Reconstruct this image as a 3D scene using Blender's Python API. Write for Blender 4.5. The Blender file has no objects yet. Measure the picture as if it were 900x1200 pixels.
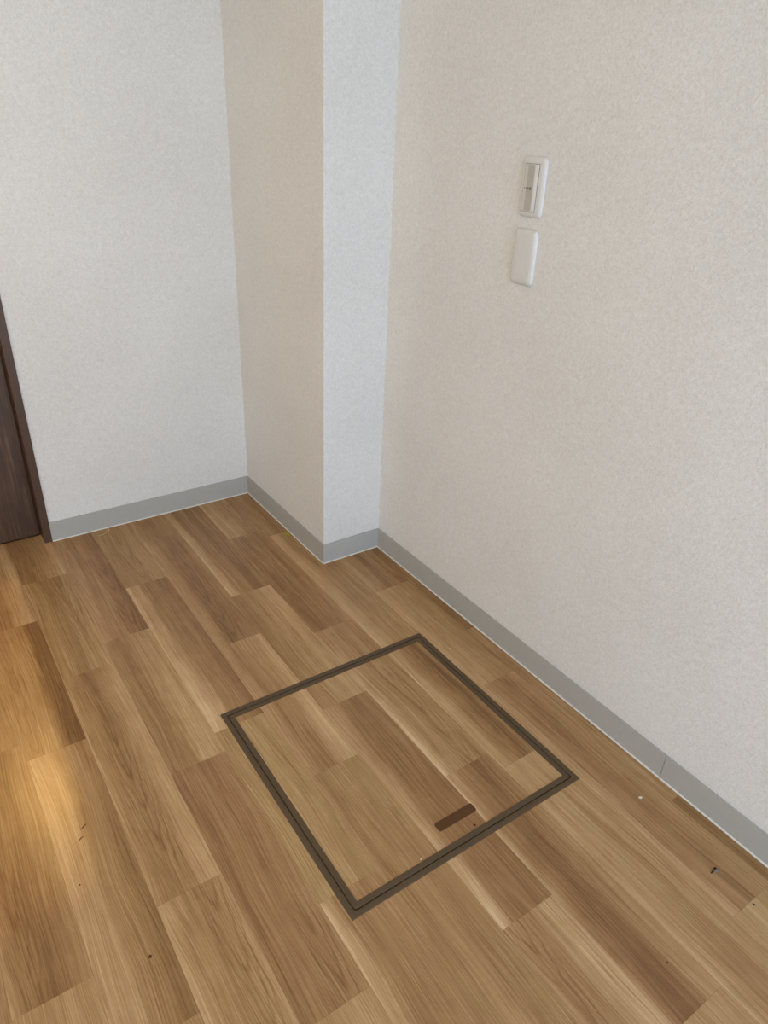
import bpy, bmesh, math, random
from mathutils import Vector, Matrix

# ------------------------------------------------------------------ camera, sky, exposure
scene = bpy.context.scene
col = scene.collection

F_PX, PAN, TILT, ROLL = 844.51, 0.6193, -0.5065, -0.0462
CAM = Vector((-1.2225, -1.7452, 1.3203))
fwd = Vector((math.sin(PAN)*math.cos(TILT), math.cos(PAN)*math.cos(TILT), math.sin(TILT)))
rgt = fwd.cross(Vector((0, 0, 1))).normalized()
dwn = fwd.cross(rgt)
c_, s_ = math.cos(ROLL), math.sin(ROLL)
r2 = c_*rgt + s_*dwn
d2 = -s_*rgt + c_*dwn
cam_d = bpy.data.cameras.new('camera')
cam = bpy.data.objects.new('camera', cam_d)
col.objects.link(cam)
cam.matrix_world = Matrix(((r2.x, -d2.x, -fwd.x, CAM.x), (r2.y, -d2.y, -fwd.y, CAM.y),
                           (r2.z, -d2.z, -fwd.z, CAM.z), (0, 0, 0, 1)))
cam_d.sensor_fit = 'VERTICAL'
cam_d.sensor_height = 36.0
cam_d.lens = F_PX/1200*36.0
cam_d.clip_start = 0.02
scene.camera = cam

SKY_COL, SKY_STR = (0.59, 0.768, 1.0), 9.2
ROOM_LAMP_W, ROOM_LAMP_COL = 17.4, (1.0, 0.86, 0.635)
HALL_LAMP_W, HALL_LAMP_COL = 54.0, (1.0, 0.57, 0.15)
world = bpy.data.worlds.new('overcast_sky')
scene.world = world
world.use_nodes = True
bg = world.node_tree.nodes['Background']
bg.inputs[0].default_value = (*SKY_COL, 1)
bg.inputs[1].default_value = SKY_STR

vs = scene.view_settings
vs.view_transform = 'Standard'
vs.look = 'None'
vs.gamma = 1.0
vs.use_curve_mapping = False
vs.exposure = 0.02

# ------------------------------------------------------------------ measurements (metres; +y runs away along the right wall)
PW, PL = 0.2153, 0.587            # pillar width and depth at the baseboard faces
BT, BH = 0.004, 0.0727            # baseboard thickness and height
XL, YF, ZC = -2.70, -3.30, 2.40   # left wall, window wall, ceiling
HX1, HX0 = -0.1591, -0.7751       # hatch outer edges
HY1, HY0 = -0.4588, -1.0769
DX = -0.9342                      # outer right edge of the door frame
random.seed(4)

# ------------------------------------------------------------------ helpers
def srgb(r, g, b):
    f = lambda v: (v/255/12.92) if v/255 <= 0.04045 else ((v/255+0.055)/1.055)**2.4
    return (f(r), f(g), f(b), 1.0)

def link(o, parent=None):
    col.objects.link(o)
    if parent is not None:
        o.parent = parent
    return o

def mesh_obj(name, bm, mat, parent=None, smooth=False, at=None):
    if at is not None:
        bmesh.ops.translate(bm, verts=bm.verts, vec=-Vector(at))
    bmesh.ops.recalc_face_normals(bm, faces=bm.faces)
    me = bpy.data.meshes.new(name)
    bm.to_mesh(me)
    bm.free()
    if smooth:
        for p in me.polygons:
            p.use_smooth = True
    if mat:
        me.materials.append(mat)
    o = bpy.data.objects.new(name, me)
    link(o, parent)
    if at is not None:
        base = parent.location if parent is not None else Vector((0, 0, 0))
        q = parent
        base = Vector((0, 0, 0))
        while q is not None:
            base += q.location
            q = q.parent
        o.location = Vector(at) - base
    return o

def empty(name, loc=(0, 0, 0)):
    o = bpy.data.objects.new(name, None)
    o.empty_display_size = 0.05
    o.location = loc
    return link(o)

def tag(o, label, cat, group=None):
    o['label'] = label
    o['category'] = cat
    if group:
        o['group'] = group
    return o

def struct(o, label=None):
    o['kind'] = 'structure'
    if label:
        o['label'] = label
    return o

def add_box(bm, x0, x1, y0, y1, z0, z1):
    v = [bm.verts.new((x, y, z)) for z in (z0, z1) for y in (y0, y1) for x in (x0, x1)]
    for f in ((0, 2, 3, 1), (4, 5, 7, 6), (0, 1, 5, 4), (2, 6, 7, 3), (0, 4, 6, 2), (1, 3, 7, 5)):
        bm.faces.new([v[i] for i in f])
    return v

def box(name, x0, x1, y0, y1, z0, z1, mat, parent=None, bevel=0, seg=2, at=None):
    bm = bmesh.new()
    add_box(bm, x0, x1, y0, y1, z0, z1)
    if bevel:
        bmesh.ops.bevel(bm, geom=list(bm.edges), offset=bevel, segments=seg, profile=0.5, affect='EDGES')
    return mesh_obj(name, bm, mat, parent, at=at)

def extrude_poly(pts, z0, z1):
    """closed outline in xy, extruded along z"""
    bm = bmesh.new()
    lo = [bm.verts.new((x, y, z0)) for x, y in pts]
    hi = [bm.verts.new((x, y, z1)) for x, y in pts]
    bm.faces.new(lo[::-1])
    bm.faces.new(hi)
    n = len(pts)
    for i in range(n):
        bm.faces.new((lo[i], lo[(i+1) % n], hi[(i+1) % n], hi[i]))
    return bm

def round_rect(x0, x1, y0, y1, r, n=6):
    out = []
    for cx, cy, a in ((x1-r, y1-r, 0), (x0+r, y1-r, 90), (x0+r, y0+r, 180), (x1-r, y0+r, 270)):
        for i in range(n+1):
            t = math.radians(a+90*i/n)
            out.append((cx+r*math.cos(t), cy+r*math.sin(t)))
    return out

def ring(name, outer, inner, z0, z1, ch, mat, parent):
    """flat rectangular ring between two outlines of equal length with a small chamfer on its top edges"""
    n = len(outer)
    cx = sum(p[0] for p in outer)/n
    cy = sum(p[1] for p in outer)/n
    def sh(p, d):
        sx = -1 if p[0] > cx else 1
        sy = -1 if p[1] > cy else 1
        return (p[0]+sx*d, p[1]+sy*d)
    loops = [[(*p, z0) for p in outer], [(*p, z1-ch) for p in outer], [(*sh(p, ch), z1) for p in outer],
             [(*sh(p, -ch), z1) for p in inner], [(*p, z1-ch) for p in inner], [(*p, z0) for p in inner]]
    bm = bmesh.new()
    V = [[bm.verts.new(p) for p in L] for L in loops]
    for a in range(6):
        b = (a+1) % 6
        for i in range(n):
            j = (i+1) % n
            bm.faces.new((V[a][i], V[a][j], V[b][j], V[b][i]))
    return mesh_obj(name, bm, mat, parent)

# ------------------------------------------------------------------ materials
class NT:
    def __init__(self, name):
        self.m = bpy.data.materials.new(name)
        self.m.use_nodes = True
        self.t = self.m.node_tree
        self.b = self.t.nodes['Principled BSDF']
    def n(self, typ, **kw):
        nd = self.t.nodes.new(typ)
        for k, v in kw.items():
            setattr(nd, k, v)
        return nd
    def put(self, sock, v):
        if isinstance(v, bpy.types.NodeSocket):
            self.t.links.new(v, sock)
        elif v is not None:
            sock.default_value = v
    def math(self, op, a, b=None, c=None, clamp=False):
        nd = self.n('ShaderNodeMath', operation=op)
        nd.use_clamp = clamp
        for i, v in enumerate((a, b, c)):
            self.put(nd.inputs[i], v)
        return nd.outputs[0]
    def comb(self, x, y, z):
        nd = self.n('ShaderNodeCombineXYZ')
        for i, v in enumerate((x, y, z)):
            self.put(nd.inputs[i], v)
        return nd.outputs[0]
    def noise(self, vec, scale=1.0, detail=2.0, rough=0.5, dist=0.0):
        nd = self.n('ShaderNodeTexNoise')
        self.put(nd.inputs['Vector'], vec)
        nd.inputs['Scale'].default_value = scale
        nd.inputs['Detail'].default_value = detail
        nd.inputs['Roughness'].default_value = rough
        nd.inputs['Distortion'].default_value = dist
        return nd.outputs[0]
    def ramp(self, fac, stops, interp='LINEAR'):
        nd = self.n('ShaderNodeValToRGB')
        nd.color_ramp.interpolation = interp
        el = nd.color_ramp.elements
        while len(el) < len(stops):
            el.new(0.5)
        for e, (p, c) in zip(el, stops):
            e.position = p
            e.color = c
        self.put(nd.inputs[0], fac)
        return nd.outputs[0]
    def bump(self, h, strength, dist):
        nd = self.n('ShaderNodeBump')
        nd.inputs['Strength'].default_value = strength
        nd.inputs['Distance'].default_value = dist
        self.put(nd.inputs['Height'], h)
        self.t.links.new(nd.outputs[0], self.b.inputs['Normal'])
    def attr(self, name):
        return self.n('ShaderNodeAttribute', attribute_type='OBJECT', attribute_name=name)

def simple(name, rgb, rough=0.5, spec=0.5, var=0.0, vscale=200.0, bump=0.0):
    k = NT(name)
    k.put(k.b.inputs['Roughness'], rough)
    k.put(k.b.inputs['Specular IOR Level'], spec)
    co = k.n('ShaderNodeTexCoord').outputs['Object']
    nz = k.noise(co, vscale, 3.0)
    c = srgb(*rgb)
    lo = tuple(v*(1-var) for v in c[:3])+(1,)
    hi = tuple(min(1, v*(1+var)) for v in c[:3])+(1,)
    k.put(k.b.inputs['Base Color'], k.ramp(nz, [(0.3, lo), (0.7, hi)]))
    if bump:
        k.bump(nz, bump, 0.001)
    return k.m

def wallpaper():
    k = NT('embossed_wallpaper')
    co = k.n('ShaderNodeTexCoord').outputs['Object']
    a = k.noise(co, 380.0, 2.0, 0.6)
    b = k.noise(co, 150.0, 3.0, 0.6, 0.6)
    big = k.noise(co, 3.0, 2.0, 0.5)
    h = k.math('ADD', k.math('MULTIPLY', a, 0.6), k.math('MULTIPLY', b, 0.6))
    tone = k.math('ADD', k.math('MULTIPLY', h, 0.8), k.math('MULTIPLY', big, 0.2))
    k.put(k.b.inputs['Base Color'], k.ramp(tone, [(0.40, srgb(219, 214, 207)), (0.72, srgb(240, 237, 232))]))  # emboss shading put into the colour: hollows darker, raised parts lighter
    k.put(k.b.inputs['Roughness'], 0.75)
    k.put(k.b.inputs['Specular IOR Level'], 0.3)
    k.bump(h, 0.9, 0.0020)
    return k.m

def plank_material():
    """printed cherry-like plank: nine tones across the width at each end (object attributes), grain lines, arches"""
    k = NT('cherry_plank_print')
    co = k.n('ShaderNodeTexCoord').outputs['Object']
    sp = k.n('ShaderNodeSeparateXYZ')
    k.put(sp.inputs[0], co)
    x, y = sp.outputs[0], sp.outputs[1]
    geo = k.attr('plank_geo').outputs['Vector']        # half width, half length, seed
    gs = k.n('ShaderNodeSeparateXYZ')
    k.put(gs.inputs[0], geo)
    hw, hl, seed = gs.outputs
    sx = k.math('ADD', x, k.math('MULTIPLY', seed, 3.7))
    sy = k.math('ADD', y, k.math('MULTIPLY', seed, 9.1))
    # wander of the bands across the width
    wob = k.noise(k.comb(k.math('MULTIPLY', sx, 7.0), k.math('MULTIPLY', sy, 4.5), seed), 1.0, 3.0, 0.6)
    wob2 = k.noise(k.comb(k.math('MULTIPLY', sx, 60.0), k.math('MULTIPLY', sy, 24.0), seed), 1.0, 2.0, 0.6)
    xd = k.math('ADD', x, k.math('ADD', k.math('MULTIPLY', k.math('SUBTRACT', wob, 0.5), 0.030),
                                 k.math('MULTIPLY', k.math('SUBTRACT', wob2, 0.5), 0.008)))
    u = k.math('ADD', k.math('DIVIDE', xd, k.math('MULTIPLY', hw, 2.0)), 0.5, clamp=True)
    v = k.math('ADD', k.math('DIVIDE', y, k.math('MULTIPLY', hl, 2.0)), 0.5, clamp=True)
    vn = k.math('ADD', v, k.math('MULTIPLY', k.math('SUBTRACT', wob, 0.5), 0.5), clamp=True)
    u8 = k.math('MULTIPLY', u, 8.0)
    far = near = None
    for i in range(9):
        if i % 3 == 0:
            sf = k.n('ShaderNodeSeparateXYZ'); k.put(sf.inputs[0], k.attr('far_%d' % (i//3)).outputs['Vector'])
            sn = k.n('ShaderNodeSeparateXYZ'); k.put(sn.inputs[0], k.attr('near_%d' % (i//3)).outputs['Vector'])
        w = k.math('ABSOLUTE', k.math('SUBTRACT', u8, float(i)))
        w = k.math('MULTIPLY_ADD', k.math('SUBTRACT', 0.5, w), 1.5, 0.5, clamp=True)
        far = k.math('MULTIPLY_ADD', w, sf.outputs[i % 3], 0.0 if far is None else far)
        near = k.math('MULTIPLY_ADD', w, sn.outputs[i % 3], 0.0 if near is None else near)
    mix = k.n('ShaderNodeMix', data_type='FLOAT')
    k.put(mix.inputs[0], vn); k.put(mix.inputs[2], near); k.put(mix.inputs[3], far)
    tone = mix.outputs[0]
    # fine grain lines
    wb3 = k.noise(k.comb(k.math('MULTIPLY', sx, 9.0), k.math('MULTIPLY', sy, 2.2), k.math('ADD', seed, 8.0)), 1.0, 1.0, 0.5)
    wl = k.math('ADD', k.math('MULTIPLY', k.math('SUBTRACT', wb3, 0.5), 0.040),
                k.math('MULTIPLY', k.math('SUBTRACT', wob, 0.5), 0.006))
    gx = k.math('ADD', sx, wl)
    g1 = k.noise(k.comb(k.math('MULTIPLY', gx, 400.0), k.math('MULTIPLY', sy, 5.5), seed), 1.0, 2.0, 0.6)
    g2 = k.noise(k.comb(k.math('MULTIPLY', gx, 80.0), k.math('MULTIPLY', sy, 1.0), seed), 1.0, 2.0, 0.55)
    g3 = k.noise(k.comb(k.math('MULTIPLY', sx, 30.0), k.math('MULTIPLY', sy, 20.0), seed), 1.0, 3.0, 0.6)
    g4 = k.noise(k.comb(k.math('MULTIPLY', gx, 34.0), k.math('MULTIPLY', sy, 1.1), k.math('ADD', seed, 3.0)), 1.0, 2.0, 0.6)
    # thin dark growth lines where the slow noise crosses a level
    ln = k.math('ABSOLUTE', k.math('SUBTRACT', k.math('FRACT', k.math('MULTIPLY', g2, 10.0)), 0.5))
    lines = k.math('MULTIPLY', k.math('SUBTRACT', 0.22, ln), -4.5)
    lines = k.math('MINIMUM', k.math('MAXIMUM', lines, -1.0), 0.0)
    # arches (cathedral figure)
    cs = k.n('ShaderNodeSeparateXYZ'); k.put(cs.inputs[0], k.attr('arch').outputs['Vector'])
    ax = k.math('DIVIDE', k.math('SUBTRACT', k.math('ADD', x, k.math('MULTIPLY', k.math('SUBTRACT', wob2, 0.5), 0.010)), cs.outputs[0]), 0.020)
    ay = k.math('DIVIDE', k.math('SUBTRACT', y, cs.outputs[1]), 0.20)
    fx = k.math('SUBTRACT', k.math('MULTIPLY', k.math('POWER', k.math('ABSOLUTE', ax), 1.5), 0.62), k.math('MULTIPLY', ay, 0.85))
    rn = k.math('MULTIPLY_ADD', wob, 0.9, fx)
    wv = k.math('SINE', k.math('MULTIPLY', rn, 13.0))
    wv = k.math('POWER', k.math('MULTIPLY_ADD', wv, 0.5, 0.5), 5.0)
    am = k.math('MULTIPLY', k.math('SUBTRACT', 1.7, k.math('ABSOLUTE', ax)), 1.5, clamp=True)
    am = k.math('MULTIPLY', am, k.math('MULTIPLY', k.math('SUBTRACT', 1.35, k.math('ABSOLUTE', ay)), 2.0, clamp=True))
    am = k.math('MULTIPLY', am, k.math('MULTIPLY_ADD', k.math('SUBTRACT', wb3, 0.5), 1.6, 0.75, clamp=True))
    am = k.math('MULTIPLY', am, cs.outputs[2])
    t = k.math('MULTIPLY_ADD', k.math('SUBTRACT', g1, 0.5), 0.72, tone)
    t = k.math('MULTIPLY_ADD', lines, 0.13, t)
    t = k.math('MULTIPLY_ADD', k.math('SUBTRACT', g3, 0.5), 0.20, t)
    t = k.math('MULTIPLY_ADD', k.math('SUBTRACT', g4, 0.5), 0.42, t)
    t = k.math('MULTIPLY_ADD', k.math('MULTIPLY', wv, am), -0.22, t)
    t = k.math('ADD', t, 0.03)
    base = k.ramp(t, [(0.0, srgb(107, 75, 43)), (0.30, srgb(141, 105, 67)), (0.55, srgb(166, 130, 88)),
                      (0.8, srgb(191, 156, 114)), (1.0, srgb(213, 183, 142))])
    # hue drift: reddish to yellowish
    hs = k.n('ShaderNodeHueSaturation')
    hn = k.noise(k.comb(k.math('MULTIPLY', sx, 9.0), k.math('MULTIPLY', sy, 2.0), k.math('ADD', seed, 5.0)), 1.0, 2.0)
    hue = k.math('ADD', k.math('MULTIPLY_ADD', k.math('SUBTRACT', hn, 0.5), 0.014, 0.5), k.attr('hue').outputs['Fac'])
    k.put(hs.inputs['Hue'], hue)
    k.put(hs.inputs['Saturation'], 1.0)
    k.put(hs.inputs['Color'], base)
    k.put(k.b.inputs['Base Color'], hs.outputs[0])
    k.put(k.b.inputs['Roughness'], 0.25)
    k.put(k.b.inputs['Specular IOR Level'], 0.32)
    em = k.noise(k.comb(k.math('MULTIPLY', sx, 620.0), k.math('MULTIPLY', sy, 180.0), 0.0), 1.0, 2.0)
    k.bump(em, 0.5, 0.00028)
    return k.m

def dark_wood():
    k = NT('walnut_door_print')
    co = k.n('ShaderNodeTexCoord').outputs['Object']
    sp = k.n('ShaderNodeSeparateXYZ'); k.put(sp.inputs[0], co)
    a = k.noise(k.comb(k.math('MULTIPLY', sp.outputs[0], 160.0), sp.outputs[1], k.math('MULTIPLY', sp.outputs[2], 5.0)), 1.0, 3.0, 0.6)
    b = k.noise(k.comb(k.math('MULTIPLY', sp.outputs[0], 18.0), sp.outputs[1], k.math('MULTIPLY', sp.outputs[2], 6.0)), 1.0, 3.0, 0.6)
    t = k.math('ADD', k.math('MULTIPLY', a, 0.5), k.math('MULTIPLY', b, 0.5))
    k.put(k.b.inputs['Base Color'], k.ramp(t, [(0.32, srgb(56, 37, 22)), (0.5, srgb(80, 56, 37)), (0.68, srgb(112, 86, 62))]))
    k.put(k.b.inputs['Roughness'], 0.45)
    k.bump(a, 0.15, 0.0005)
    return k.m

def glass():
    k = NT('clear_pane_glass')
    tr = k.n('ShaderNodeBsdfTransparent')
    gl = k.n('ShaderNodeBsdfGlossy'); gl.inputs['Roughness'].default_value = 0.02
    mx = k.n('ShaderNodeMixShader')
    mx.inputs[0].default_value = 0.05
    k.t.links.new(tr.outputs[0], mx.inputs[1])
    k.t.links.new(gl.outputs[0], mx.inputs[2])
    out = [n for n in k.t.nodes if n.type == 'OUTPUT_MATERIAL'][0]
    k.t.links.new(mx.outputs[0], out.inputs[0])
    return k.m

def glow(name, rgb, strength):
    k = NT(name)
    k.put(k.b.inputs['Base Color'], (0.9, 0.88, 0.84, 1))
    k.put(k.b.inputs['Emission Color'], (*rgb, 1))
    k.put(k.b.inputs['Emission Strength'], strength)
    return k.m

M_WALL = wallpaper()
M_PLANK = plank_material()
M_DOOR = dark_wood()
M_FRAME = simple('walnut_frame_print', (84, 61, 45), 0.45, 0.4, 0.10, 60)
M_BASE = simple('grey_vinyl_baseboard', (180, 177, 170), 0.55, 0.35, 0.02, 40)
M_BEAD = simple('lit_vinyl_lip', (214, 211, 203), 0.5, 0.4, 0.02, 80)  # paler than the baseboard: caught light put into the lip colour
M_SUB = simple('subfloor_board', (120, 92, 62), 0.8, 0.2, 0.05, 30)
M_CEIL = simple('ceiling_paper', (236, 234, 229), 0.85, 0.2, 0.02, 120, 0.3)
M_TRIM = simple('brown_hatch_rail', (86, 68, 47), 0.42, 0.35, 0.06, 900, 0.1)
M_GAP = simple('hatch_gap_shade', (24, 18, 12), 0.9, 0.1, 0.02, 60)  # near-black stands in for shade in the shallow groove round the lid
M_PULL = simple('brown_pull_plastic', (86, 56, 28), 0.42, 0.3, 0.05, 60)
M_PLATE = simple('white_switch_plastic', (222, 219, 214), 0.34, 0.5, 0.01, 40)
M_KEY = simple('white_rocker_plastic', (218, 213, 205), 0.34, 0.5, 0.01, 40)
M_LABEL = simple('grey_name_strip', (190, 184, 174), 0.4, 0.4, 0.02, 40)
M_INK = simple('dark_ink', (58, 54, 46), 0.7, 0.2, 0.02, 40)
M_INK_GAP = simple('grey_ink_and_gap', (112, 108, 96), 0.7, 0.2, 0.02, 40)
M_METAL = simple('brushed_nickel', (150, 146, 140), 0.3, 0.6, 0.03, 300)
M_SASH = simple('white_window_sash', (225, 226, 226), 0.4, 0.4, 0.01, 40)
M_GLASS = glass()

# ------------------------------------------------------------------ the room
floor = struct(box('floor', XL, 0.004, YF, PL+0.062, -0.06, -0.004, M_SUB), 'wood-look floor of long cherry-toned planks')
struct(box('ceiling', XL-0.1, 0.1, YF-0.1, 2.7, ZC, ZC+0.08, M_CEIL))
struct(box('wall_right', BT, 0.10, YF, 2.6, -0.06, ZC, M_WALL), 'off-white embossed wallpaper wall carrying the switches')
VY0, VY1, VZ0, VZ1 = -3.15, -2.75, 0.60, 1.90  # opening added to let cool sky light onto the right wall
bm = bmesh.new()
add_box(bm, XL-0.1, XL, YF, VY0, -0.06, ZC)
add_box(bm, XL-0.1, XL, VY1, 2.6, -0.06, ZC)
add_box(bm, XL-0.1, XL, VY0, VY1, -0.06, VZ0)
add_box(bm, XL-0.1, XL, VY0, VY1, VZ1, ZC)
struct(mesh_obj('wall_left', bm, M_WALL))
# pillar standing out of the corner, with a softly rounded edge
bm = extrude_poly([(-PW+BT, PL+0.10), (-PW+BT, BT+0.003), (-PW+BT+0.001, BT+0.001), (-PW+BT+0.003, BT), (BT, BT), (BT, PL+0.10)], -0.06, ZC)
struct(mesh_obj('wall_pillar', bm, M_WALL), 'boxed-in wallpapered pillar in the corner of the room')
# far wall with the door opening
DW0 = DX-0.024-0.78-0.024
bm = bmesh.new()
add_box(bm, DX, -PW+BT, PL+BT, PL+0.10, -0.06, ZC)
add_box(bm, DW0, DX, PL+BT, PL+0.10, 2.06, ZC)
add_box(bm, XL, DW0, PL+BT, PL+0.10, -0.06, ZC)
struct(mesh_obj('wall_back', bm, M_WALL), 'off-white embossed wallpaper wall beside the brown door')
# window wall behind the viewer
WX0, WX1, WZ0, WZ1 = -1.60, -0.10, 0.05, 1.50
bm = bmesh.new()
add_box(bm, XL, WX0, YF-0.1, YF, -0.06, ZC)
add_box(bm, WX1, BT, YF-0.1, YF, -0.06, ZC)
add_box(bm, WX0, WX1, YF-0.1, YF, -0.06, WZ0)
add_box(bm, WX0, WX1, YF-0.1, YF, WZ1, ZC)
struct(mesh_obj('wall_front', bm, M_WALL))
def window(name, label, along, a0, a1, z0, z1, c):
    """sliding window in an opening: along 'x' or 'y', wall centre plane at c"""
    def B(p0, p1, d0, d1, q0, q1):
        return (p0, p1, c+d0, c+d1, q0, q1) if along == 'x' else (c+d0, c+d1, p0, p1, q0, q1)
    m = (a0+a1)/2
    root = struct(empty(name, (m, c, z0) if along == 'x' else (c, m, z0)), label)
    bm = bmesh.new()
    for p in ((a0, a0+0.04, z0, z1), (a1-0.04, a1, z0, z1), (a0+0.04, a1-0.04, z0, z0+0.04),
              (a0+0.04, a1-0.04, z1-0.04, z1), (m-0.03, m+0.03, z0+0.04, z1-0.04)):
        add_box(bm, *B(p[0], p[1], -0.03, 0.02, p[2], p[3]))
    mesh_obj('window_frame', bm, M_SASH, root, at=root.location)
    for p, q in ((a0+0.04, m-0.03), (m+0.03, a1-0.04)):
        box('pane', *B(p, q, -0.008, -0.003, z0+0.04, z1-0.04), M_GLASS, root, at=root.location)
    pl = bpy.data.lights.new(name+'_portal', 'AREA')
    pl.shape = 'RECTANGLE'; pl.size = a1-a0; pl.size_y = z1-z0
    pl.cycles.is_portal = True
    po = bpy.data.objects.new(name+'_portal', pl)
    link(po)
    if along == 'x':
        po.location = (m, c-0.06, (z0+z1)/2)
        po.rotation_euler = (math.radians(90), 0, 0)          # faces +y, into the room
    else:
        po.location = (c-0.06, m, (z0+z1)/2)
        po.rotation_euler = (math.radians(90), 0, math.radians(-90))
window('window_1', 'white framed sliding window behind the viewer', 'x', WX0, WX1, WZ0, WZ1, YF-0.05)
window('fill_window', 'added white framed window in the left wall, for cool fill light', 'y', VY0, VY1, VZ0, VZ1, XL-0.05)  # unseen window, added as a cool fill for the right wall

# hall behind the door
struct(box('floor_hall', XL, 0.004, PL+0.062, 2.6, -0.06, -0.002, M_SUB))
struct(box('wall_hall_back', XL, BT, 2.6, 2.7, -0.06, ZC, M_WALL))

# ------------------------------------------------------------------ baseboards
def baseboard(name, pieces, label):
    """pieces: list of (x0,x1,y0,y1,lip side) boxes"""
    root = struct(empty(name, (pieces[0][0], pieces[0][2], 0)), label)
    for (x0, x1, y0, y1, side) in pieces:
        bm = bmesh.new()
        add_box(bm, x0, x1, y0, y1, -0.003, BH)
        ed = [e for e in bm.edges if all(v.co.z > BH-1e-5 for v in e.verts)]
        bmesh.ops.bevel(bm, geom=ed, offset=0.0016, segments=2, affect='EDGES')
        mesh_obj('baseboard_strip', bm, M_BASE, root, at=root.location)
        w, h = 0.0024, 0.0032
        bm = bmesh.new()
        if side == 'x':                     # lip along y in front of an x-face
            prof = [(x0, -0.003), (x0-w, -0.003), (x0-w, 0.0008), (x0, h)]
            A = [bm.verts.new((px, y0, pz)) for px, pz in prof]
            B = [bm.verts.new((px, y1, pz)) for px, pz in prof]
        else:
            prof = [(y0, -0.003), (y0-w, -0.003), (y0-w, 0.0008), (y0, h)]
            A = [bm.verts.new((x0, py, pz)) for py, pz in prof]
            B = [bm.verts.new((x1, py, pz)) for py, pz in prof]
        bm.faces.new(A); bm.faces.new(B[::-1])
        for i in range(4):
            j = (i+1) % 4
            bm.faces.new((A[i], B[i], B[j], A[j]))
        mesh_obj('lip', bm, M_BEAD, root, at=root.location)
    return root
G = 0.0006
baseboard('baseboard_right', [(0, BT, -0.26+G/2, 0, 'x'), (0, BT, -1.175+G, -0.26-G/2, 'x'), (0, BT, -2.08, -1.175-G, 'x'), (0, BT, YF, -2.081, 'x')],
          'grey vinyl baseboard with butt joints along the right wall')
baseboard('baseboard_pillar_front', [(-PW, BT, 0, BT, 'y')], 'short grey baseboard across the pillar front')
baseboard('baseboard_pillar_side', [(-PW, -PW+BT, BT, PL, 'x')], 'grey baseboard along the shaded pillar side')
baseboard('baseboard_back', [(DX, -PW, PL, PL+BT, 'y')], 'grey baseboard between the brown door and the pillar')

# ------------------------------------------------------------------ door
door = struct(empty('door_1', (DX-0.41, PL+0.06, 0)), 'dark walnut door with brown frame')
JX0, JX1 = DW0+0.024, DX-0.024
bm = bmesh.new()
add_box(bm, JX1, DX, PL, PL+0.12, -0.004, 2.06)
mesh_obj('door_jamb', bm, M_FRAME, door, at=(DX, PL, 0))
bm = bmesh.new()
add_box(bm, DW0, JX0, PL, PL+0.12, -0.004, 2.06)
mesh_obj('door_jamb', bm, M_FRAME, door, at=(DW0, PL, 0))
box('door_head', JX0, JX1, PL, PL+0.12, 2.036, 2.06, M_FRAME, door, at=(JX0, PL, 2.04))
LX0, LX1, LY0, LY1 = JX0+0.002, JX1-0.003, PL+0.062, PL+0.096
GX0, GX1, GZ0, GZ1 = -1.46, -1.072, 0.42, 1.36
bm = bmesh.new()
add_box(bm, LX0, GX0, LY0, LY1, 0.006, 2.033)
add_box(bm, GX1, LX1, LY0, LY1, 0.006, 2.033)
add_box(bm, GX0, GX1, LY0, LY1, 0.006, GZ0)
add_box(bm, GX0, GX1, LY0, LY1, GZ1, 2.033)
leaf = mesh_obj('door_leaf', bm, M_DOOR, door, at=(LX1, LY0, 0))
box('glass_pane', GX0, GX1, LY0+0.014, LY0+0.019, GZ0, GZ1, M_GLASS, door, at=(GX1, LY0, GZ0))
bm = bmesh.new()
add_box(bm, LX0+0.045, LX0+0.085, LY0-0.006, LY0, 0.93, 1.07)
add_box(bm, LX0+0.055, LX0+0.073, LY0-0.045, LY0-0.006, 0.985, 1.005)
add_box(bm, LX0+0.055, LX0+0.175, LY0-0.055, LY0-0.040, 0.985, 1.005)
mesh_obj('door_handle', bm, M_METAL, door, at=(LX0+0.06, LY0, 1.0))

# ------------------------------------------------------------------ floor planks
ROWS = [0.0, -0.03]
while ROWS[-1] > XL:
    ROWS.append(ROWS[-1]-0.13)
# joints per row (far to near) and, per plank, tones across the width (left to right, 0 dark - 9 light)
# far end / near end, hue drift, arch (x, y from the plank centre, strength)
D = {
 0: ([-0.52, -1.23, -1.95], ['222222222/222222222', '555566555/555566555', '222222222/222222222', '5']),
 1: ([-0.225, -0.725, -1.465, -2.05], ['654433333/554433322', '776665555/776665554', '665444455/764444555', '777776666/766665555', '5']),
 2: ([0.25, -0.472, -0.96, -1.62], ['443333322/433333222', '776554444/876555555', '765221445/765432345', '777776766/865555666', '5']),
 3: ([0.30, -0.30, -0.907, -1.527], ['766655544/766554443', '322122234/221223344', '655545555/986655655', '864222334/521123455', '666666666/666666666']),
 4: ([-0.017, -0.578, -1.243, -1.80], ['652222322/764332222', '445566777/555666777', '665332233/873333333', '655556777/655556788', '5']),
 5: ([0.43, -0.22, -0.745, -1.43], ['543223334/543223334', '544322223/643222333', '665666777/765556788', '534455555/445543444', '5']),
 6: ([0.19, -0.508, -1.015, -1.60], ['444444443/444444555', '866433333/998854443', '666666666/666666555', '974444455/987544444', '5']),
 7: ([-0.036, -0.573, -1.19, -1.8], ['444333322/554443222', '544455656/444457777', '333333344/433333445', '666666666/666666666', '5']),
 8: ([0.366, -0.13, -0.856, -1.5], ['333344566/333345566', '655444455/555445666', '654334566/644455677', '765555566/776555556', '5']),
 9: ([0.16, -0.365, -1.07, -1.7], ['444445664/444445675', '433333111/444442111', '776655544/776654433', '655544455/655544455', '5']),
 10: ([-0.305, -0.917, -1.6], ['433333444/443333444', '322222344/643222344', '666666666/666666666', '5']),
}
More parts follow.
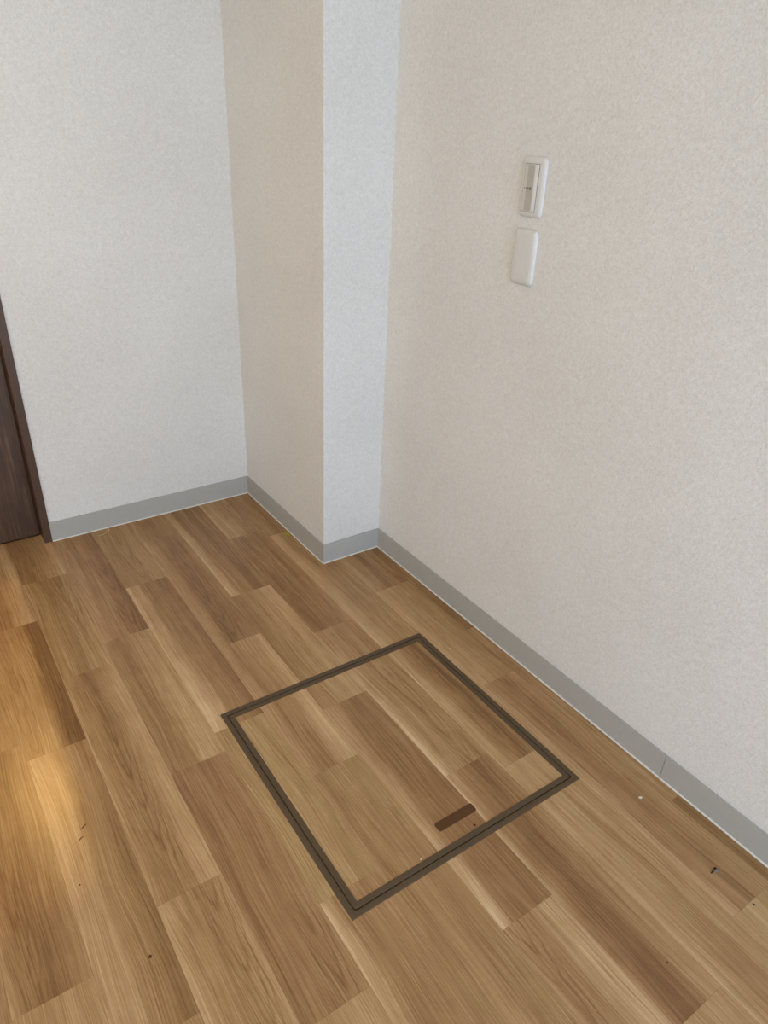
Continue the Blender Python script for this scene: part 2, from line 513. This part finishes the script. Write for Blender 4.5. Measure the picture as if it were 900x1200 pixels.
ARCH = {(7, 0): (0.035, -0.17, 1.0), (8, 1): (0.03, 0.12, 0.8), (8, 2): (-0.01, -0.10, 1.2), (8, 3): (0.03, 0.16, 0.9),
        (5, 1): (0.0, -0.18, 1.0), (3, 0): (0.03, -0.07, 0.7), (3, 2): (0.02, -0.16, 0.9), (4, 3): (-0.04, 0.12, 1.0),
        (7, 2): (0.03, -0.36, 0.9), (9, 1): (-0.04, -0.1, 0.5), (10, 1): (-0.03, -0.22, 0.6), (1, 2): (0.01, 0.25, 0.5)}
HUE = {(7, 0): -0.010, (7, 2): -0.008, (6, 2): 0.012, (4, 2): -0.008, (3, 3): -0.008, (6, 3): -0.006, (8, 1): 0.004, (6, 1): -0.004}
HOLE = (HX0, HX1, HY0, HY1)
SEAM = 0.00012
LID = (HX0+0.0278, HX1-0.0278, HY0+0.0278, HY1-0.0278)

def room_end(x):
    return 0.0 if x > -PW-1e-6 else PL

def cut_cells(x0, x1, y0, y1):
    """cells of the plank outside the hatch hole and the pillar, grouped into connected pieces"""
    xs = sorted({x0, x1} | {c for c in (HX0, HX1, -PW) if x0+1e-4 < c < x1-1e-4})
    ys = sorted({y0, y1} | {c for c in (HY0, HY1, 0.0) if y0+1e-4 < c < y1-1e-4})
    cells = []
    for i in range(len(xs)-1):
        for j in range(len(ys)-1):
            mx, my = (xs[i]+xs[i+1])/2, (ys[j]+ys[j+1])/2
            if HX0 < mx < HX1 and HY0 < my < HY1:
                continue
            if mx > -PW and my > 0:
                continue
            cells.append((i, j))
    groups = []
    while cells:
        g = [cells.pop()]
        for c in g:
            for d in ((1, 0), (-1, 0), (0, 1), (0, -1)):
                q = (c[0]+d[0], c[1]+d[1])
                if q in cells:
                    cells.remove(q); g.append(q)
        groups.append([(xs[i], xs[i+1], ys[j], ys[j+1]) for i, j in g])
    return groups

def plank_piece(rects, cx, cy, hw, hl, info, parent, z1=0.0, z0=-0.004):
    bm = bmesh.new()
    for (a, b, c, d) in rects:
        add_box(bm, a-cx, b-cx, c-cy, d-cy, z0, z1)
    bmesh.ops.remove_doubles(bm, verts=bm.verts, dist=1e-6)
    bmesh.ops.recalc_face_normals(bm, faces=bm.faces)
    me = bpy.data.meshes.new('plank')
    bm.to_mesh(me); bm.free()
    me.materials.append(M_PLANK)
    o = bpy.data.objects.new('plank', me)
    link(o, parent)
    base = Vector((0, 0, 0))
    q = parent
    while q is not None:
        base += q.location; q = q.parent
    o.location = Vector((cx, cy, 0))-base
    far, near, hue, arch, seed = info
    o['plank_geo'] = [hw, hl, seed]
    for i in range(3):
        o['far_%d' % i] = far[3*i:3*i+3]
        o['near_%d' % i] = near[3*i:3*i+3]
    o['hue'] = hue*0.45
    o['arch'] = list(arch)
    return o

def tones(s):
    if s == '5':
        b = random.uniform(3.5, 6.5)
        s1 = [min(9, max(1, b+random.uniform(-1.2, 1.2))) for _ in range(9)]
        s2 = [v+random.uniform(-0.6, 0.6) for v in s1]
    else:
        s1, s2 = [[int(c) for c in p] for p in s.split('/')]
    m = (sum(s1)+sum(s2))/18
    f = lambda v: 0.50+(m-4.7)*0.062+(v-m)*0.100
    return [f(v) for v in s1], [f(v) for v in s2]

hatch = empty('floor_hatch', ((HX0+HX1)/2, (HY0+HY1)/2, 0))
tag(hatch, 'square underfloor storage hatch with brown rails and plank-faced lid', 'floor hatch')
lid = box('lid', LID[0]-0.012, LID[1]+0.012, LID[2]-0.012, LID[3]+0.012, -0.0038, -0.0030, M_GAP, hatch, at=hatch.location)

for r in range(len(ROWS)-1):
    x1, x0 = ROWS[r], max(ROWS[r+1], XL)
    if x1-x0 < 0.01:
        continue
    if r in D:
        joints, spec = D[r]
    else:
        joints, y = [], PL-random.uniform(0.1, 0.6)
        while y > YF+0.5:
            joints.append(y); y -= random.uniform(0.5, 0.73)
        spec = []
    joints = list(joints)
    while joints[-1] > YF+0.6:
        joints.append(joints[-1]-random.uniform(0.5, 0.73))
    ys = [PL+0.065]+joints+[YF]
    for i in range(len(ys)-1):
        y1, y0 = ys[i], ys[i+1]
        far, near = tones(spec[i] if i < len(spec) else '5')
        seed = round(random.uniform(0, 9), 3)
        arch = ARCH.get((r, i), (random.uniform(-0.05, 0.05), random.uniform(-0.25, 0.25), random.choice((0, 0, 0.3, 0.5))))
        hue = HUE.get((r, i), random.uniform(-0.004, 0.004))
        info = (far, near, hue, arch, seed)
        cx, cy, hw, hl = (x0+x1)/2, (y0+y1)/2, (x1-x0)/2, (y1-y0)/2
        yy1 = min(y1, PL) if x0 > DX-0.01 or x1 < DW0 else y1
        for g in cut_cells(x0+SEAM, x1-SEAM, y0+SEAM, yy1-SEAM):
            plank_piece(g, cx, cy, hw, hl, info, floor)
        a, b, c, d = max(x0+SEAM, LID[0]), min(x1-SEAM, LID[1]), max(y0+SEAM, LID[2]), min(y1-SEAM, LID[3])
        if b-a > 0.001 and d-c > 0.001:
            plank_piece([(a, b, c, d)], cx, cy, hw, hl, info, lid, z0=-0.0030)

# hatch rails and pull
ring('outer_rail', round_rect(HX0, HX1, HY0, HY1, 0.004), round_rect(HX0+0.0128, HX1-0.0128, HY0+0.0128, HY1-0.0128, 0.007),
     -0.0038, 0.0014, 0.0007, M_TRIM, None)
ring('lid_rail', round_rect(HX0+0.0150, HX1-0.0150, HY0+0.0150, HY1-0.0150, 0.006), round_rect(LID[0], LID[1], LID[2], LID[3], 0.001),
     -0.0030, 0.0012, 0.0006, M_TRIM, None)
for nm in ('outer_rail', 'lid_rail'):
    o = bpy.data.objects[nm]
    o.parent = hatch
    o.location = -hatch.location
bm = extrude_poly(round_rect(-0.519, -0.417, -1.0150, -0.9930, 0.004), -0.002, 0.0012)
mesh_obj('pull_handle', bm, M_PULL, hatch, at=(-0.468, -1.004, 0))

# ------------------------------------------------------------------ wall plates
def pillow(name, y0, y1, z0, z1, xb, xt, r, soft, mat, parent, dome=0.0):
    """rounded plate on the right wall: back at xb, front at xt (towards -x), soft shoulder"""
    n = 6
    steps = 6
    bm = bmesh.new()
    loops = []
    for s in range(steps+1):
        a = math.pi/2*s/steps
        ins = soft*(1-math.cos(a))
        x = xb-0.0015+(xt-xb+0.0015)*math.sin(a)
        loops.append([bm.verts.new((x, p, q)) for p, q in round_rect(y0+ins, y1-ins, z0+ins, z1-ins, max(r-ins*0.6, 0.0025), n)])
    loops.insert(0, [bm.verts.new((xb, p, q)) for p, q in round_rect(y0+0.0015, y1-0.0015, z0+0.0015, z1-0.0015, r-0.0015, n)])
    L = len(loops[0])
    for a, b in zip(loops, loops[1:]):
        for i in range(L):
            j = (i+1) % L
            bm.faces.new((a[i], a[j], b[j], b[i]))
    if dome:
        inner = [bm.verts.new((xt-dome, p, q)) for p, q in round_rect(y0+soft+0.008, y1-soft-0.008, z0+soft+0.008, z1-soft-0.008, 0.004, n)]
        for i in range(L):
            j = (i+1) % L
            bm.faces.new((loops[-1][i], loops[-1][j], inner[j], inner[i]))
        bm.faces.new(inner)
    else:
        bm.faces.new(loops[-1])
    return mesh_obj(name, bm, mat, parent, smooth=True, at=(xb, (y0+y1)/2, z0))

SY0, SY1, SZ0, SZ1 = -0.562, -0.491, 1.131, 1.251
sw = empty('light_switch', (BT, (SY0+SY1)/2, SZ0))
tag(sw, 'white wall switch with tall rocker and small printed mark, above the blank plate', 'light switch')
pillow('switch_plate', SY0, SY1, SZ0, SZ1, BT, -0.0052, 0.010, 0.0105, M_PLATE, sw)
KY0, KY1, KZ0, KZ1 = -0.5440, -0.5030, 1.1430, 1.2365
box('key_gap_shade', KY0*0-0.0058, -0.0040, KY0-0.0009, KY1+0.0009, KZ0-0.0009, KZ1+0.0009, M_INK_GAP, sw, at=(-0.005, KY0, KZ0))  # solid grey rim painted as the shade in the gap round the rocker
# rocker: tilted so the near edge stands proud
bm = bmesh.new()
P = [(KY1, -0.0062), (KY1-0.009, -0.0076), (KY1-0.033, -0.0094), (KY1-0.0375, -0.0086), (KY0, -0.0068)]
lo = [bm.verts.new((-0.0045, y, KZ0)) for y, x in (P[0], P[-1])]
A = [bm.verts.new((x, y, KZ0)) for y, x in P]
B = [bm.verts.new((x, y, KZ1)) for y, x in P]
lo2 = [bm.verts.new((-0.0045, y, KZ1)) for y, x in (P[0], P[-1])]
for i in range(len(P)-1):
    bm.faces.new((A[i], A[i+1], B[i+1], B[i]))
bm.faces.new([lo[0]]+A+[lo[1]])
bm.faces.new(([lo2[0]]+B+[lo2[1]])[::-1])
bm.faces.new((lo[0], A[0], B[0], lo2[0]))
bm.faces.new((lo[1], A[-1], B[-1], lo2[1]))
bm.faces.new((lo[0], lo[1], lo2[1], lo2[0]))
key = mesh_obj('rocker', bm, M_KEY, sw, at=(-0.0045, (KY0+KY1)/2, KZ0))
def on_key(y):
    for (ya, xa), (yb, xb) in zip(P, P[1:]):
        if yb <= y <= ya:
            return xa+(xb-xa)*(y-ya)/(yb-ya)
    return P[0][1]
def key_patch(name, y0, y1, z0, z1, t, mat):
    bm = bmesh.new()
    q = [(on_key(y)-d, y, z) for d in (0, t) for z in (z0, z1) for y in (y0, y1)]
    v = [bm.verts.new(p) for p in q]
    for f in ((0, 2, 3, 1), (4, 5, 7, 6), (0, 1, 5, 4), (2, 6, 7, 3), (0, 4, 6, 2), (1, 3, 7, 5)):
        bm.faces.new([v[i] for i in f])
    return mesh_obj(name, bm, mat, key, at=(0, (y0+y1)/2, z0))
key_patch('name_strip', KY1-0.0325, KY1-0.0105, KZ0+0.0015, KZ1-0.0015, 0.0002, M_LABEL)
ZM = (KZ0+KZ1)/2-0.001
def mark(y0, y1, z0, z1, m=M_INK):
    """flat printed stroke, given in mm right of the rocker's far edge and above its middle"""
    return key_patch('printed_mark', KY1-y1/1000, KY1-y0/1000, ZM+z0/1000, ZM+z1/1000, 0.0004, m)
mark(4.0, 7.0, -0.6, 1.0)                                       # dot
mark(10.5, 11.7, -3.0, 3.0, M_INK_GAP); mark(11.7, 14.5, 1.8, 3.0, M_INK_GAP); mark(14.0, 15.2, -1.0, 1.8, M_INK_GAP)
mark(15.8, 17.2, -2.2, 1.6); mark(17.2, 20.0, -2.2, -1.0, M_INK_GAP); mark(19.2, 20.4, -1.0, 1.2, M_INK_GAP)
mark(22.0, 24.4, -2.6, 2.6); mark(24.4, 26.8, 1.0, 2.6); mark(25.4, 26.8, -3.0, -1.0, M_INK_GAP)

bp = empty('blank_plate', (BT, (SY0+SY1)/2, 0.987))
tag(bp, 'plain white blank cover plate below the wall switch', 'wall plate')
pillow('plate_cover', SY0, SY1, 0.987, 1.107, BT, -0.0062, 0.011, 0.0125, M_PLATE, bp, dome=0.0008)

# ------------------------------------------------------------------ bits lying on the floor
def crumb(name, x, y, sx, sy, sz, mat, label, rz=0.0, seed=1, cat='debris', jag=0.25, z=0.0):
    rnd = random.Random(seed)
    bm = bmesh.new()
    bmesh.ops.create_icosphere(bm, subdivisions=2, radius=0.5)
    for v in bm.verts:
        v.co *= 1+rnd.uniform(-jag, jag)
        v.co = Vector((v.co.x*sx, v.co.y*sy, v.co.z*sz))
    zmin = min(v.co.z for v in bm.verts)
    for v in bm.verts:
        v.co.z -= zmin
    o = mesh_obj(name, bm, mat, smooth=jag < 0.2)
    o.location = (x, y, z)
    o.rotation_euler.z = rz
    return tag(o, label, cat)
M_CRUMB = simple('pale_crumb', (226, 212, 190), 0.7, 0.3, 0.05, 300)
M_LINT = simple('grey_lint', (122, 116, 116), 0.9, 0.1, 0.15, 900)
M_DIRT = simple('dark_dirt', (52, 40, 28), 0.9, 0.1, 0.1, 900)
M_CLOD = simple('brown_clod', (86, 60, 38), 0.9, 0.1, 0.1, 900)
M_RED = simple('red_brown_dirt', (84, 36, 20), 0.8, 0.1, 0.1, 900)
M_GREEN = simple('green_leaf_bit', (158, 150, 12), 0.7, 0.2, 0.15, 900)
M_THREAD = simple('pale_thread', (206, 172, 130), 0.8, 0.2, 0.05, 400)
crumb('crumb', -0.085, -1.188, 0.0085, 0.0055, 0.0050, M_CRUMB, 'small pale crumb on the floor near the baseboard joint', -0.5, 3, 'crumb', 0.1)
lint = empty('lint_clump', (-0.1, -1.389, 0))
tag(lint, 'grey lint clump with a dark grain near the right wall', 'lint')
for i, (dx, dy, a, b, m) in enumerate(((0, 0, 0.009, 0.007, M_LINT), (-0.008, 0.003, 0.010, 0.003, M_DIRT), (0.002, 0.004, 0.0042, 0.0042, M_DIRT), (0.004, -0.002, 0.006, 0.004, M_LINT))):
    bm = bmesh.new()
    bmesh.ops.create_icosphere(bm, subdivisions=2, radius=0.5)
    rnd = random.Random(20+i)
    for v in bm.verts:
        v.co *= 1+rnd.uniform(-0.3, 0.3)
        v.co = Vector((v.co.x*a, v.co.y*b, v.co.z*0.003*(1.6 if i == 2 else 1)))
    zmin = min(v.co.z for v in bm.verts)
    for v in bm.verts:
        v.co.z -= zmin
    o = mesh_obj('dark_grain' if m is M_DIRT else 'fluff', bm, m, lint)
    o.location = (dx, dy, 0)
crumb('dirt_speck', -0.1, -1.473, 0.003, 0.006, 0.0015, M_DIRT, 'dark oval speck at a plank end beside the right wall', 0.3, 5, 'speck')
crumb('dirt_speck', -0.446, -1.041, 0.0055, 0.0055, 0.002, M_RED, 'red-brown speck on the hatch lid beside the brown pull', 0.3, 6, 'speck', 0.12)
crumb('dirt_speck', -1.109, -0.938, 0.0065, 0.0065, 0.0015, M_CLOD, 'brown clod on the floor towards the lower left', 0.8, 7, 'speck')
crumb('dirt_speck', -1.177, -0.734, 0.0028, 0.0032, 0.001, M_DIRT, 'tiny dark dot on the floor just below the warm light patch', 0.2, 8, 'speck', 0.1)
crumb('dirt_speck', -0.338, -1.449, 0.003, 0.003, 0.001, M_DIRT, 'tiny dark dot on the plank right of centre near the photo bottom', 0.2, 9, 'speck', 0.1)
crumb('crumb', -0.591, -1.044, 0.003, 0.003, 0.0015, M_CRUMB, 'tiny pale crumb on the hatch lid by its near rail', 0.2, 10, 'crumb', 0.1)
crumb('crumb', -0.128, -0.560, 0.0035, 0.003, 0.0015, M_CRUMB, 'tiny pale crumb between the hatch far corner and the wall', 0.2, 11, 'crumb', 0.1)
crumb('leaf_scrap', -0.2300, 0.228, 0.011, 0.024, 0.0030, M_GREEN, 'yellow-green scrap against the pillar baseboard', 0.25, 12, 'scrap', 0.2)
crumb('dirt_streak', -1.1375, -0.606, 0.003, 0.016, 0.0006, M_CLOD, 'upper of two thin brown streaks at the edge of the warm light patch', -1.0, 13, 'streak', 0.2)
crumb('dirt_streak', -1.1500, -0.632, 0.003, 0.014, 0.0006, M_CLOD, 'lower of two thin brown streaks at the edge of the warm light patch', -1.0, 14, 'streak', 0.2)
# curled thread near the far baseboard
bm = bmesh.new()
pts = [(-0.795, 0.545, 0.001), (-0.782, 0.548, 0.0012), (-0.768, 0.551, 0.0015), (-0.757, 0.559, 0.002), (-0.752, 0.568, 0.003), (-0.753, 0.577, 0.003)]
prev = None
for i, p in enumerate(pts):
    a = Vector(pts[min(i+1, len(pts)-1)])-Vector(pts[max(i-1, 0)])
    sd = a.cross(Vector((0, 0, 1))).normalized()
    up = Vector((0, 0, 1))
    rr = 0.0012*(0.6 if i in (0, len(pts)-1) else 1)
    lp = [bm.verts.new(Vector(p)+sd*rr*math.cos(t)+up*rr*0.7*math.sin(t)) for t in [k*math.pi/3 for k in range(6)]]
    if prev:
        for q in range(6):
            bm.faces.new((prev[q], prev[(q+1) % 6], lp[(q+1) % 6], lp[q]))
    else:
        bm.faces.new(lp)
    prev = lp
bm.faces.new(prev)
tag(mesh_obj('thread', bm, M_THREAD, at=(-0.77, 0.56, 0)), 'pale curled thread beside the back baseboard', 'thread')

# ------------------------------------------------------------------ lamps of the place (above and beyond the picture)
def lathe(name, prof, mat, parent, seg=32):
    bm = bmesh.new()
    prev = None
    for r, z in prof:
        lp = [bm.verts.new((r*math.cos(2*math.pi*i/seg), r*math.sin(2*math.pi*i/seg), z)) for i in range(seg)]
        if prev:
            for i in range(seg):
                j = (i+1) % seg
                bm.faces.new((prev[i], prev[j], lp[j], lp[i]))
        else:
            bm.faces.new(lp)
        prev = lp
    bm.faces.new(prev)
    return mesh_obj(name, bm, mat, parent, smooth=False)

lamp = empty('ceiling_lamp', (-1.98, -0.58, ZC))
tag(lamp, 'round flat warm ceiling lamp left of the hatch', 'ceiling lamp')
lathe('lamp_base', [(0.17, 0.0), (0.18, -0.02), (0.18, -0.03)], M_PLATE, lamp)
lathe('lamp_shade', [(0.172, -0.030), (0.17, -0.05), (0.12, -0.065)], glow('warm_lamp_cover', ROOM_LAMP_COL, 3.0), lamp)
ld = bpy.data.lights.new('ceiling_lamp_light', 'AREA')
ld.shape = 'DISK'; ld.size = 0.34; ld.energy = ROOM_LAMP_W; ld.color = ROOM_LAMP_COL
lo_ = bpy.data.objects.new('ceiling_lamp_light', ld)
link(lo_, lamp)
lo_.location = (0, 0, -0.07)

hall = empty('hall_downlight', (-1.02, 1.70, ZC))
tag(hall, 'round warm downlight in the hall ceiling behind the door', 'downlight')
lathe('downlight_ring', [(0.07, 0.0), (0.075, -0.008), (0.06, -0.012)], M_PLATE, hall)
hd = bpy.data.lights.new('hall_light', 'POINT')
hd.energy = HALL_LAMP_W; hd.color = HALL_LAMP_COL; hd.shadow_soft_size = 0.022
ho = bpy.data.objects.new('hall_light', hd)
link(ho, hall)
ho.location = (0, 0, -0.075)
